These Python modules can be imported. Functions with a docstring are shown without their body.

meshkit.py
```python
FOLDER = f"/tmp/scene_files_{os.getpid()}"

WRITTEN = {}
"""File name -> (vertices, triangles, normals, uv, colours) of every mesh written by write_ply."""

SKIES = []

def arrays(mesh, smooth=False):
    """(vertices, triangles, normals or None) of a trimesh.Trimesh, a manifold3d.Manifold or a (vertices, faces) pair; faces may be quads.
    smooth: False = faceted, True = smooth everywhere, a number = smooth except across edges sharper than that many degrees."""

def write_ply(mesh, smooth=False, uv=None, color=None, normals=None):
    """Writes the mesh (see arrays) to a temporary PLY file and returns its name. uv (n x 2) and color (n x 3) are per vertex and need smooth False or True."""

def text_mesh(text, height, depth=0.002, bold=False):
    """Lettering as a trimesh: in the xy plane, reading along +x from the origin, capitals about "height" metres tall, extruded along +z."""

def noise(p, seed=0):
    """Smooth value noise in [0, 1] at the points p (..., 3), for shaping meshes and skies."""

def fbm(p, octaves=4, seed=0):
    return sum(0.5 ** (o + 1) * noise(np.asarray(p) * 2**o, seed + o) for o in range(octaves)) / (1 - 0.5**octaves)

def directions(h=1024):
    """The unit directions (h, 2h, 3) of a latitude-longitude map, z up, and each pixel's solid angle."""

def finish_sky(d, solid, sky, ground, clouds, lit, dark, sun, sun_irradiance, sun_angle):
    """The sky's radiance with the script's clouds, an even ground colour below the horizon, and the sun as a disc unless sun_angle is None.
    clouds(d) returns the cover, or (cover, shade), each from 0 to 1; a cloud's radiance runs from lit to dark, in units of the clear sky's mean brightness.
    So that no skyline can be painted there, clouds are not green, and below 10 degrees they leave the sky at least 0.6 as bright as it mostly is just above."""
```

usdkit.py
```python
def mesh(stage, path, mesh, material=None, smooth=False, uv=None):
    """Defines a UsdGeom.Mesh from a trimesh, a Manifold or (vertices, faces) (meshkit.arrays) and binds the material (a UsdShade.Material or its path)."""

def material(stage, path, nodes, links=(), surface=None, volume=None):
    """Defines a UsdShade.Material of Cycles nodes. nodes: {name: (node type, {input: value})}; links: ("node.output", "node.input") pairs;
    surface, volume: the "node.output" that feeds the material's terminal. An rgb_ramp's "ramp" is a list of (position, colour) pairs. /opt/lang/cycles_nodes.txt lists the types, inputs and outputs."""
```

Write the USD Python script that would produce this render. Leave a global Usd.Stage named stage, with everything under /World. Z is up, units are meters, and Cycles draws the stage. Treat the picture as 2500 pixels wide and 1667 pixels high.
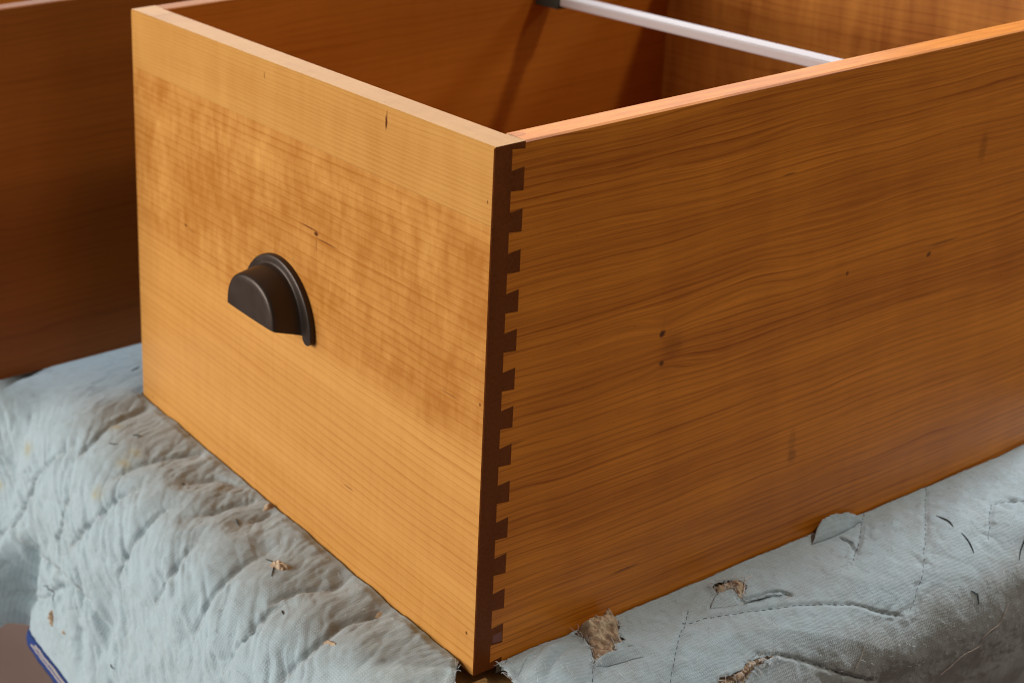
import math, random
import numpy as np, trimesh, manifold3d as m3, shapely
import usdkit, meshkit
from scipy.spatial import cKDTree
from shapely.geometry import Polygon
from pxr import Usd, UsdGeom, UsdLux, Gf, Sdf, Vt, UsdShade

stage = Usd.Stage.CreateInMemory()
UsdGeom.SetStageUpAxis(stage, UsdGeom.Tokens.z); UsdGeom.SetStageMetersPerUnit(stage, 1.0)
UsdGeom.Xform.Define(stage, '/World'); UsdGeom.Scope.Define(stage, '/World/Looks')
rng = np.random.default_rng(7); random.seed(7)

# ------------------------------------------------------------------ camera
# the photograph is a crop out of a larger frame, hence the lens shift
EYE = np.array([0.9215, -0.4857, 0.5464]); AZ, EL, ROLL = -1.1119, -0.2889, -0.0399
APER, FPX, PX, PY = 36.0, 3590.29, 236.91, 265.86
fw = np.array([math.cos(EL) * math.sin(AZ), math.cos(EL) * math.cos(AZ), math.sin(EL)])
rt = np.array([math.cos(AZ), -math.sin(AZ), 0.0]); up = np.cross(rt, fw)
r2 = math.cos(ROLL) * rt + math.sin(ROLL) * up; u2 = -math.sin(ROLL) * rt + math.cos(ROLL) * up
cam = UsdGeom.Camera.Define(stage, '/World/camera')
M = np.eye(4); M[0, :3], M[1, :3], M[2, :3], M[3, :3] = r2, u2, -fw, EYE
cam.AddTransformOp().Set(Gf.Matrix4d(*[float(x) for x in M.ravel()]))
cam.CreateHorizontalApertureAttr(APER); cam.CreateVerticalApertureAttr(APER * 1667 / 2500)
cam.CreateFocalLengthAttr(FPX / 2500 * APER)
cam.CreateHorizontalApertureOffsetAttr((1250 - PX) / 2500 * APER)
cam.CreateVerticalApertureOffsetAttr(-(833.5 - PY) / 2500 * APER)
cam.CreateClippingRangeAttr(Gf.Vec2f(0.05, 50))
cam.CreateFStopAttr(10.0); cam.CreateFocusDistanceAttr(0.80)
cam.CreateExposureAttr(-0.12)

# ------------------------------------------------------------------ light: workshop windows and one lamp
def rect_light(name, pos, target, w, h, radiance, color):
    l = UsdLux.RectLight.Define(stage, '/World/' + name)
    p, t = np.array(pos, float), np.array(target, float)
    z = (p - t) / np.linalg.norm(p - t); x = np.cross([0, 0, 1.0], z); x /= np.linalg.norm(x); y = np.cross(z, x)
    m = np.eye(4); m[0, :3], m[1, :3], m[2, :3], m[3, :3] = x, y, z, p
    l.AddTransformOp().Set(Gf.Matrix4d(*[float(a) for a in m.ravel()]))
    l.CreateWidthAttr(w); l.CreateHeightAttr(h); l.CreateIntensityAttr(radiance); l.CreateColorAttr(Gf.Vec3f(*color))
    return l
rect_light('window_front_left', (-0.9, -2.6, 0.92), (0.2, 0, 0.1), 2.2, 1.5, 13.8, (1.0, 0.97, 0.92))
rect_light('window_back', (0.15, 2.6, 1.95), (0.42, 0.3, 0.0), 0.5, 0.5, 165.0, (0.84, 0.92, 1.0))
rect_light('window_left_back', (-2.6, 2.3, 1.40), (0.3, 0.2, 0.3), 2.8, 1.5, 2.1, (1.0, 0.93, 0.9))
rect_light('ceiling_lamp', (1.42, 1.52, 2.95), (0.1, 0.3, 0.2), 0.26, 0.26, 240.0, (1.0, 0.92, 0.80))
dome = UsdLux.DomeLight.Define(stage, '/World/room_light')
dome.CreateIntensityAttr(0.038); dome.CreateColorAttr(Gf.Vec3f(1.0, 0.93, 0.85))

# ------------------------------------------------------------------ helpers
def tag(p, label=None, cat=None, group=None, kind=None):
    p = p.GetPrim() if hasattr(p, 'GetPrim') else p
    for k, v in (('label', label), ('category', cat), ('group', group), ('kind', kind)):
        if v: p.SetCustomDataByKey(k, v)
    return p
def free(path):
    if not stage.GetPrimAtPath(path): return path
    k = 1
    while stage.GetPrimAtPath(f'{path}_{k:03d}'): k += 1
    return f'{path}_{k:03d}'
def thing(name, label, cat, loc=(0, 0, 0), group=None):
    x = UsdGeom.Xform.Define(stage, free('/World/' + name)); x.AddTranslateOp().Set(Gf.Vec3d(*loc))
    return tag(x, label, cat, group)
def part(name, mesh, mat, parent=None, smooth=False, label=None, uv=None):
    base = str(parent.GetPath()) if parent is not None else '/World'
    m = usdkit.mesh(stage, free(base + '/' + name), mesh, mat, smooth=smooth, uv=uv)
    if label: tag(m, label)
    return m.GetPrim()
def prim_var(prim, name, values):
    UsdGeom.PrimvarsAPI(prim).CreatePrimvar(name, Sdf.ValueTypeNames.FloatArray, 'vertex').Set(Vt.FloatArray.FromNumpy(np.asarray(values, np.float32)))
def box(x0, x1, y0, y1, z0, z1):
    return m3.Manifold.cube([x1 - x0, y1 - y0, z1 - z0]).translate([x0, y0, z0])
def hull(pts): return m3.Manifold.hull_points(np.asarray(pts, float))
def smoothstep(a, b, x):
    t = np.clip((x - a) / (b - a), 0, 1); return t * t * (3 - 2 * t)
def tube(pts, radii, sides=5):
    pts = np.asarray(pts, float); radii = np.broadcast_to(radii, len(pts)); t = np.gradient(pts, axis=0)
    t /= np.maximum(np.linalg.norm(t, axis=1, keepdims=True), 1e-9)
    a = np.cross(t, [0.31, 0.52, 0.79]); a /= np.linalg.norm(a, axis=1, keepdims=True); b = np.cross(t, a)
    ang = np.arange(sides) / sides * 2 * np.pi
    v = (pts[:, None] + radii[:, None, None] * (np.cos(ang)[None, :, None] * a[:, None] + np.sin(ang)[None, :, None] * b[:, None])).reshape(-1, 3)
    f = []
    for i in range(len(pts) - 1):
        for k in range(sides):
            p, q = i * sides + k, i * sides + (k + 1) % sides
            f += [[p, q, q + sides], [p, q + sides, p + sides]]
    for k in range(1, sides - 1):
        f += [[0, k + 1, k], [len(v) - sides, len(v) - sides + k, len(v) - sides + k + 1]]
    return v, np.array(f)
def join(ms):
    V, F, n = [], [], 0
    for v, f in ms: V.append(v); F.append(np.asarray(f) + n); n += len(v)
    return np.vstack(V), np.vstack(F)

class Graph:
    """Node graph builder: add() returns a handle, '@name.out' values become links."""
    def __init__(s): s.n, s.l, s.k = {}, [], 0
    def add(s, kind, **inp):
        s.k += 1; name = f'n{s.k}'; vals = {}
        for k, v in inp.items():
            if isinstance(v, str) and v.startswith('@'): s.l.append((v[1:], f'{name}.{k}'))
            else: vals[k] = v
        s.n[name] = (kind, vals); return '@' + name
    def math(s, t, a, b=0.0, c=0.0, clamp=False): return s.add('math', math_type=t, value1=a, value2=b, value3=c, use_clamp=clamp) + '.value'
    def mixc(s, fac, a, b, t='mix'): return s.add('mix', mix_type=t, fac=fac, color1=a, color2=b) + '.color'
    def scale(s, vec, sc, loc=(0, 0, 0)): return s.add('mapping', vector=vec, scale=sc, location=loc) + '.vector'
    def noise(s, vec, detail=2.0, rough=0.5, dist=0.0, scale=1.0): return s.add('noise_texture', vector=vec, scale=scale, detail=detail, roughness=rough, distortion=dist) + '.fac'
    def make(s, path, out): return usdkit.material(stage, '/World/Looks/' + path, s.n, s.l, surface=out[1:])

def wood(name, light, dark, axes, period, line, figure, streak=0.30, broad=0.3, warp=0.006, seed=0, spots=(), marks=(), end_axis=None, rough=0.30, figscale=(75, 12, 25), ripple=0.0, mask=None, spec=0.16):
    """Cherry: growth-ring lines along the board, fine streaks, cross-grain figure, gum specks. axes = which object axes are (along, across, through)."""
    g = Graph()
    tc = g.add('texture_coordinate'); sep = g.add('separate_xyz', vector=tc + '.object')
    ax = [sep + '.' + a for a in axes]
    P0 = g.add('combine_xyz', x=ax[0], y=ax[1], z=ax[2]) + '.vector'
    P = g.add('mapping', vector=P0, location=(seed * 1.37, seed * 0.73, seed * 0.41)) + '.vector'
    w1 = g.noise(g.scale(P, (4.5, 9, 9)), 2.0); w2 = g.noise(g.scale(P, (18, 26, 20)), 1.0)
    off = g.math('add', g.math('multiply', g.math('subtract', w1, 0.5), 2 * warp), g.math('multiply', g.math('subtract', w2, 0.5), 0.28 * warp))
    w3 = g.noise(g.scale(P, (1.3, 58, 8)), 2.0); off = g.math('add', off, g.math('multiply', g.math('subtract', w3, 0.5), 2.6 * period))
    # grain bends round the pin knots
    for (l, a, rl, ra, k) in marks:
        if k: off = g.math('add', off, g.math('multiply', g.add('gradient_texture', gradient_type='quadratic_sphere', vector=g.scale(P0, (1 / (rl), 1 / (ra), 0), (-l / rl, -a / ra, 0))) + '.fac', k))
    s2 = g.add('separate_xyz', vector=P)
    A2 = g.math('add', s2 + '.y', off)
    Q = g.add('combine_xyz', x=s2 + '.x', y=A2, z=s2 + '.z') + '.vector'
    wav = g.add('wave_texture', wave_type='bands', bands_direction='y', profile='saw', vector=g.scale(Q, (0.010, 1, 0.80)), scale=0.31416 / period, distortion=4.5, detail=2.0, detail_scale=0.16, detail_roughness=0.6) + '.fac'
    lines = g.math('power', wav, 6.0)
    lmod = g.noise(g.scale(Q, (7, 75, 20)), 2.0)
    lines = g.math('multiply', lines, g.math('multiply_add', lmod, 1.6, 0.1, clamp=True))
    fine = g.noise(g.scale(Q, (14, 900, 300)), 2.0, 0.6)
    fig = g.math('multiply_add', g.noise(g.scale(Q, figscale), 2.5, 0.6, 0.35), 0.65, g.math('multiply', g.noise(g.scale(Q, tuple(x * 0.37 for x in figscale)), 2.0, 0.5, 0.6), 0.35))
    brd = g.noise(g.scale(Q, (2.5, 26, 8)), 2.0)
    f = g.math('multiply', lines, line)
    if mask:      # the figured zone of the board fades out into straight grain
        m = g.add('map_range', range_type='smoothstep', value=g.math('multiply_add', g.noise(g.scale(P, (5, 40, 9)), 2.0), 0.030, g.math('add', ax[1], -0.015)), from_min=mask[0], from_max=mask[1], to_min=0.0, to_max=1.0) + '.result'
        cloud = g.noise(g.scale(Q, (26, 20, 12)), 2.0, 0.5, 0.4)
        extra = g.math('add', g.math('multiply', g.math('subtract', fig, 0.5), 2 * figure), g.math('multiply', g.math('subtract', cloud, 0.5), 0.95))
        f = g.math('add', f, g.math('multiply', m, g.math('add', extra, 0.30))); figure = 0.05
    for t, amp in ((fine, streak), (fig, figure), (brd, broad)) + (((g.noise(g.scale(Q, (230, 26, 40)), 1.5, 0.5, 0.3), ripple),) if ripple else ()):
        f = g.math('add', f, g.math('multiply', g.math('subtract', t, 0.5), 2 * amp))
    f = g.math('add', f, 0.34, clamp=True)
    col = g.mixc(f, light, dark)
    pores = g.math('greater_than', g.noise(g.scale(Q, (260, 2600, 900)), 1.0), 0.70)
    col = g.mixc(g.math('multiply', pores, 0.22), col, tuple(0.35 * c for c in dark))
    for (l, a, rl, ra, k) in spots:
        sp = g.add('gradient_texture', gradient_type='spherical', vector=g.scale(g.add('vector_math', math_type='add', vector1=P0, vector2=g.add('vector_math', math_type='scale', vector1=g.add('noise_texture', vector=P0, scale=300.0) + '.color', scale=min(rl, ra) * 0.9) + '.vector') + '.vector', (1 / rl, 1 / ra, 0), (-l / rl - min(rl, ra) * 0.45 / rl, -a / ra - min(rl, ra) * 0.45 / ra, 0))) + '.fac'
        sp = g.math('multiply', g.math('multiply', sp, 1.8, clamp=True), k)
        col = g.mixc(sp, col, (0.095, 0.026, 0.007) if k > 0.55 else (0.13, 0.034, 0.006))
    rgh = rough
    if end_axis:
        nrm = g.add('separate_xyz', vector=g.add('geometry') + '.true_normal')
        e = g.math('greater_than', g.math('absolute', nrm + '.' + end_axis), 0.7)
        en = g.noise(g.scale(P, (90, 500, 900)), 2.0); tone = g.noise(g.scale(P, (5, 16, 90)), 1.0)
        ecol = g.mixc(g.math('multiply_add', en, 0.7, g.math('multiply', tone, 0.35), clamp=True), (0.26, 0.074, 0.018), (0.085, 0.021, 0.005))
        col = g.mixc(e, col, ecol); spec = g.math('multiply_add', e, -0.10, 0.16)
    bmp = g.add('bump', height=g.math('add', g.math('multiply', fine, 0.6), g.math('multiply', lines, -0.5)), strength=0.10, distance=0.0006) + '.normal'
    b = g.add('principled_bsdf', base_color=col, roughness=rgh, specular_ior_level=spec, normal=bmp)
    return g.make(name, b + '.BSDF')

def plain(name, color, rough=0.5, metallic=0.0, var=0.12, scale=60.0, bump=0.0, spec=0.5):
    g = Graph(); tc = g.add('texture_coordinate')
    n = g.noise(tc + '.object', 4.0, 0.6, scale=scale)
    c = g.mixc(n, tuple(x * (1 - var) for x in color), tuple(min(1, x * (1 + var)) for x in color))
    kw = dict(base_color=c, roughness=g.math('multiply_add', n, 0.16, rough - 0.08), metallic=metallic, specular_ior_level=spec)
    if bump: kw['normal'] = g.add('bump', height=g.noise(tc + '.object', 3.0, 0.6, scale=scale * 4), strength=bump, distance=0.001) + '.normal'
    return g.make(name, g.add('principled_bsdf', **kw) + '.BSDF')

# ------------------------------------------------------------------ materials
LIGHT, DARK = (0.62, 0.325, 0.105), (0.36, 0.135, 0.030)
MAT = {}
MAT['front_low'] = wood('cherry_front_board', (0.62, 0.312, 0.086), (0.36, 0.132, 0.022), 'xzy', 0.0054, 0.42, 0.50, streak=0.22, broad=0.28, warp=0.004, seed=1, end_axis='x', figscale=(150, 62, 25), ripple=0.10, mask=(0.126, 0.156),
    spots=[(0.2672, 0.0584, 0.007, 0.0005, 0.8), (0.0162, 0.0078, 0.0012, 0.0012, 0.6), (0.378, 0.024, 0.0011, 0.0014, 0.9),
           (0.2319, 0.2140, 0.0028, 0.0019, 1.0), (0.2240, 0.2158, 0.012, 0.0006, 0.8), (0.243, 0.2115, 0.014, 0.0006, 0.8), (0.2322, 0.207, 0.0008, 0.006, 0.4), (0.0733, 0.1678, 0.0022, 0.0014, 0.8), (0.081, 0.1660, 0.007, 0.0005, 0.6),
           (0.3571, 0.1623, 0.009, 0.0004, 0.6), (0.3815, 0.1669, 0.0011, 0.0013, 0.8)])
MAT['front_top'] = wood('cherry_fine_grain', (0.56, 0.285, 0.078), (0.34, 0.130, 0.023), 'xzy', 0.0026, 0.44, 0.36, streak=0.20, broad=0.25, warp=0.003, seed=3, end_axis='x', figscale=(60, 14, 25),
    spots=[(0.2979, 0.3017, 0.0012, 0.0052, 1.0), (0.2985, 0.3060, 0.0008, 0.004, 0.5), (0.1757, 0.3011, 0.0007, 0.003, 0.6), (0.3813, 0.2808, 0.0006, 0.0013, 0.8)])
SIDE_SPOTS = [(0.1283, 0.1774, 0.0030, 0.0030, 0.95), (0.1293, 0.1589, 0.0024, 0.0021, 0.85), (0.137, 0.168, 0.010, 0.012, 0.22), (0.282, 0.1794, 0.0018, 0.0020, 0.7), (0.3588, 0.1751, 0.0026, 0.0022, 0.8), (0.372, 0.1805, 0.018, 0.0012, 0.5),
    (0.2492, 0.0648, 0.0055, 0.0055, 0.40), (0.2480, 0.075, 0.004, 0.012, 0.22), (0.2209, 0.2546, 0.007, 0.0008, 0.6), (0.3994, 0.2382, 0.005, 0.012, 0.32), (0.1126, 0.0310, 0.014, 0.0010, 0.65), (0.0221, 0.1392, 0.009, 0.0012, 0.35)]
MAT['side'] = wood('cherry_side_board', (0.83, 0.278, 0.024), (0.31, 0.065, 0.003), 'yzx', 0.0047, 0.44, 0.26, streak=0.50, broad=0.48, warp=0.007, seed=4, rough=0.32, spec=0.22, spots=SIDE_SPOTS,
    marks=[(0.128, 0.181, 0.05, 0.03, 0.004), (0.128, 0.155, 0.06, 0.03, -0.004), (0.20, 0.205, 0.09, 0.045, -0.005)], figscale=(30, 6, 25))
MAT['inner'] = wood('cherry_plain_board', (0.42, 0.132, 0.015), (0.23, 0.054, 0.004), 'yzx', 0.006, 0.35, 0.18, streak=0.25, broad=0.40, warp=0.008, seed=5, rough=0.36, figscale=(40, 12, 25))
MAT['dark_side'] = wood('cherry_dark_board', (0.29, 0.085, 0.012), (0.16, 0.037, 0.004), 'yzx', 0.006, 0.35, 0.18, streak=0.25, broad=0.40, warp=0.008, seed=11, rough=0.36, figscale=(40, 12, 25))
MAT['back'] = wood('cherry_figured_board', (0.43, 0.165, 0.030), (0.20, 0.054, 0.007), 'xzy', 0.007, 0.35, 1.1, streak=0.25, broad=0.40, warp=0.006, seed=6, rough=0.36, figscale=(62, 7, 20))
MAT['ply'] = wood('birch_panel', (0.55, 0.38, 0.20), (0.40, 0.25, 0.11), 'yxz', 0.009, 0.3, 0.1, seed=8)
MAT['bench'] = wood('bench_wood', (0.60, 0.34, 0.12), (0.34, 0.16, 0.05), 'xyz', 0.008, 0.5, 0.3, seed=9, rough=0.6)
MAT['patch'] = plain('red_wood_patch', (0.19, 0.048, 0.020), 0.4, scale=400)
MAT['alu'] = plain('painted_rail', (0.50, 0.45, 0.46), 0.36, var=0.03, scale=200)
MAT['clip'] = plain('grey_plastic', (0.035, 0.045, 0.042), 0.45)
MAT['concrete'] = plain('concrete_floor', (0.185, 0.122, 0.100), 0.75, var=0.25, scale=5.0, bump=0.2)
MAT['blue'] = plain('blue_binding_tape', (0.018, 0.040, 0.155), 0.85, scale=500, bump=0.3, spec=0.2)
MAT['cream'] = plain('cream_tape_stripe', (0.56, 0.47, 0.40), 0.85, scale=500, bump=0.3, spec=0.2)
MAT['stitch'] = plain('grey_stitching', (0.10, 0.11, 0.11), 0.9, spec=0.1)
MAT['dark_thread'] = plain('dark_thread', (0.035, 0.040, 0.040), 0.9, spec=0.1)
MAT['light_thread'] = plain('pale_thread', (0.55, 0.48, 0.43), 0.9, spec=0.1)
MAT['lint'] = plain('pale_lint', (0.62, 0.65, 0.66), 0.9, spec=0.1)

def bronze():
    g = Graph(); tc = g.add('texture_coordinate'); geo = g.add('geometry')
    n = g.noise(tc + '.object', 4.0, 0.6, scale=90.0); n2 = g.noise(tc + '.object', 3.0, 0.6, scale=900.0)
    c = g.mixc(n, (0.036, 0.024, 0.018), (0.060, 0.041, 0.031))
    edge = g.add('map_range', value=geo + '.pointiness', from_min=0.52, from_max=0.60, to_min=0.0, to_max=0.75, clamp=True) + '.result'
    c = g.mixc(g.math('multiply', edge, g.math('multiply_add', n, 0.8, 0.4, clamp=True)), c, (0.17, 0.15, 0.15))
    bm = g.add('bump', height=n2, strength=0.12, distance=0.0004) + '.normal'
    b = g.add('principled_bsdf', base_color=c, metallic=0.6, roughness=g.math('multiply_add', n, 0.2, 0.34), normal=bm)
    return g.make('oil_rubbed_bronze', b + '.BSDF')
MAT['bronze'] = bronze()

def cloth(name, clean, soiled):
    g = Graph(); uvn = g.add('texture_coordinate') + '.UV'; obj = g.add('texture_coordinate') + '.object'
    dirt = g.add('attribute', attribute='dirt') + '.fac'; yel = g.add('attribute', attribute='yellow') + '.fac'
    jig = g.add('noise_texture', vector=uvn, scale=60.0, detail=2.0) + '.color'
    uvj = g.add('vector_math', math_type='multiply_add', vector1=jig, vector2=(0.0034, 0.0034, 0), vector3=uvn) + '.vector'
    wx = g.add('wave_texture', wave_type='bands', bands_direction='x', profile='sine', vector=uvj, scale=0.31416 / 0.0019, distortion=0.6, detail=1.0, detail_scale=1.0) + '.fac'
    wy = g.add('wave_texture', wave_type='bands', bands_direction='y', profile='sine', vector=uvj, scale=0.31416 / 0.0014, distortion=0.6, detail=1.0, detail_scale=1.0) + '.fac'
    knit = g.math('multiply', wx, wy)
    fib = g.noise(obj, 4.0, 0.7, scale=1400.0); mid = g.noise(obj, 4.0, 0.65, scale=120.0); big = g.noise(obj, 3.0, 0.6, scale=22.0)
    d = g.math('add', dirt, g.math('multiply', g.math('subtract', big, 0.55), 0.9)); d = g.math('add', d, g.math('multiply', g.math('subtract', mid, 0.5), 0.9), clamp=True)
    c = g.mixc(d, clean, soiled)
    c = g.mixc(yel, c, (0.38, 0.30, 0.10))
    hole = g.math('multiply', g.math('subtract', 1.0, g.math('multiply', knit, 1.9), clamp=True), g.math('multiply_add', mid, 0.5, -0.08, clamp=True))
    c = g.mixc(hole, c, (0.10, 0.12, 0.12))
    c = g.mixc(g.math('multiply', g.math('subtract', fib, 0.45, clamp=True), 0.8), c, (0.16, 0.17, 0.17))
    bm = g.add('bump', height=g.math('add', g.math('multiply', knit, 0.35), g.math('multiply', fib, 1.1)), strength=0.55, distance=0.0009) + '.normal'
    b = g.add('principled_bsdf', base_color=c, roughness=0.95, specular_ior_level=0.15, sheen_weight=0.25, sheen_roughness=0.5, normal=bm)
    return g.make(name, b + '.BSDF')
MAT['cloth'] = cloth('pale_blue_cotton', (0.385, 0.475, 0.515), (0.310, 0.318, 0.300))

def batting():
    g = Graph(); obj = g.add('texture_coordinate') + '.object'
    n = g.noise(obj, 4.0, 0.7, 0.4, scale=260.0); n2 = g.noise(obj, 3.0, 0.7, scale=90.0)
    r = g.add('rgb_ramp', fac=g.math('multiply_add', n2, 0.6, g.math('multiply', n, 0.45), clamp=True), ramp=[(0.0, (0.05, 0.026, 0.016)), (0.36, (0.20, 0.120, 0.078)), (0.50, (0.40, 0.28, 0.185)), (0.66, (0.58, 0.45, 0.31)), (1.0, (0.62, 0.50, 0.38))]) + '.color'
    bm = g.add('bump', height=n, strength=0.8, distance=0.002) + '.normal'
    return g.make('shredded_batting', g.add('principled_bsdf', base_color=r, roughness=0.95, specular_ior_level=0.1, normal=bm) + '.BSDF')
MAT['batting'] = batting()

# ------------------------------------------------------------------ floor and bench
tag(part('floor', box(-4, 4, -4, 4, -0.95, -0.88), MAT['concrete']), kind='structure', label='brown grey concrete floor, out of focus below the bench')
bench = thing('workbench', 'bare brown wooden bench top showing through the blanket gap below the drawer corner', 'workbench')
part('bench_top', box(-1.2, 0.418, -0.044, 1.0, -0.052, -0.0068), MAT['bench'], bench)
for lx in (-1.12, 0.35):
    for ly in (0.02, 0.9): part('leg', box(lx, lx + 0.07, ly, ly + 0.07, -0.88, -0.0525), MAT['bench'], bench)

# ------------------------------------------------------------------ drawers
W, L, TF, TS = 0.3848, 0.526, 0.0197, 0.0152
LAP, PIN = 0.0118, 0.0203
def chamfer_x(x0, x1, y, z, sy, r):      # a wedge that takes the arris off an edge running along x; sy = which side is outside
    e = 0.002
    return hull([(x, yy, zz) for x in (x0 - e, x1 + e) for yy, zz in ((y + sy * e, z - r - e), (y + sy * e, z + e), (y - sy * (r + e), z + e))])
def chamfer_y(y0, y1, x, z, sx, r):
    e = 0.002
    return hull([(xx, y, zz) for y in (y0 - e, y1 + e) for xx, zz in ((x + sx * e, z - r - e), (x + sx * e, z + e), (x - sx * (r + e), z + e))])
def chamfer_z(z0, z1, x, y, sx, r):
    e = 0.002
    return hull([(xx, yy, z) for z in (z0 - e, z1 + e) for xx, yy in ((x + sx * e, y - e), (x + sx * e, y + r + e), (x - sx * (r + e), y - e))])

def drawer(name, label, loc, H, planks, side_mat, visible_pull=True):
    d = thing(name, label, 'drawer', loc, 'cherry drawers on the blanket')
    pitch = 0.02248; n = int((H - 0.012) / pitch); first = H - 0.0202
    centers = [first - pitch * k for k in range(n)]
    edges = [H - 0.0032] + [z for c in centers for z in (c + 0.0055, c - 0.0055)] + [0.0045]
    tails = [(edges[2 * k], edges[2 * k + 1]) for k in range(len(edges) // 2)]      # (top, bottom) of every tail at its end grain side
    fl = 0.0010
    # side boards with tails
    def side_poly():
        pts = [(L + 0.0155, 0), (L + 0.0155, H), (PIN, H)]
        for t, b in tails:
            pts += [(PIN, t - fl), (LAP, t + 0.0), (LAP, b - 0.0), (PIN, b + fl)]
        pts += [(PIN, 0)]
        return pts
    poly = m3.CrossSection([np.array(side_poly(), float)[::-1]])
    if poly.area() <= 0: poly = m3.CrossSection([np.array(side_poly(), float)])
    for sx, x0 in ((1, W - TS), (-1, 0.0)):
        ext = poly.extrude(TS)                                   # (y, z, x) -> (x, y, z)
        s = ext.transform(np.array([[0, 0, 1, x0], [1, 0, 0, 0], [0, 1, 0, 0]], float))
        s = s - chamfer_y(PIN, L + 0.03, W if sx > 0 else 0.0, H, sx, 0.0010) - chamfer_y(TF, L + 0.03, W - TS if sx > 0 else TS, H, -sx, 0.0007)
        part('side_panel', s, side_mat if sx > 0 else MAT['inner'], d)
    # front planks, thinner between the corners, with sockets for the tails
    g = 0.00008
    sock = []
    for x0, x1 in ((W - TS - 0.0002, W + 0.01), (-0.01, TS + 0.0002)):
        for t, b in tails:
            sock.append(hull([(x, y, z) for x in (x0, x1) for (y, zz) in ((LAP - g, (t + g, b - g)), (PIN + 0.002, (t - fl + g, b + fl - g))) for z in zz]))
    sock = m3.Manifold.batch_boolean(sock, m3.OpType.Add)
    xs = np.linspace(TS, W - TS, 60); yin = TF + (PIN + 0.0007 - TF) * (np.exp(-((xs - TS) / 0.03) ** 2) + np.exp(-((xs - (W - TS)) / 0.035) ** 2))
    outline = [(0, 0), (W, 0), (W, PIN)] + [(x, y) for x, y in zip(xs[::-1], yin[::-1])] + [(0, PIN)]
    cs = m3.CrossSection([np.array(outline, float)])
    for k, (z0, z1, mt) in enumerate(planks):
        p = cs.extrude(z1 - z0).translate([0, 0, z0]) - sock
        p = p - chamfer_z(z0, z1, W, 0.0, 1, 0.0005) - chamfer_z(z0, z1, 0.0, 0.0, -1, 0.0005)
        if k == len(planks) - 1: p = p - chamfer_x(0, W, 0.0, H, -1, 0.0009) - chamfer_x(TS, W - TS, TF, H, 1, 0.0006)
        part('front_plank', p, mt, d)
    part('back_panel', box(TS + 0.0001, W - TS - 0.0001, L, L + 0.015, 0.006, H - 0.001), MAT['back'], d)
    part('bottom_panel', box(TS + 0.0001, W - TS - 0.0001, PIN + 0.001, L - 0.0001, 0.012, 0.018), MAT['ply'], d)
    # hanging rail near the top, painted aluminium bar on plastic end clips
    ry, rz = 0.3745, H - 0.0415
    bar = m3.CrossSection.square([0.0146 - 0.003, 0.0075 - 0.003], True).offset(0.0015, m3.JoinType.Round, 2.0, 24).extrude(W - 2 * TS - 0.046)
    bar = bar.transform(np.array([[0, 0, 1, TS + 0.023], [1, 0, 0, ry + 0.0073], [0, 1, 0, rz + 0.00375]], float))
    rail = part('hanging_rail', bar, MAT['alu'], d, smooth=35)
    for x0 in (TS + 0.0004, W - TS - 0.0254):
        c = box(x0, x0 + 0.025, ry - 0.0022, ry + 0.0168, rz - 0.0022, rz + 0.0095)
        part('end_clip', c, MAT['clip'], rail)
    cup_pull(d)
    return d

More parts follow.
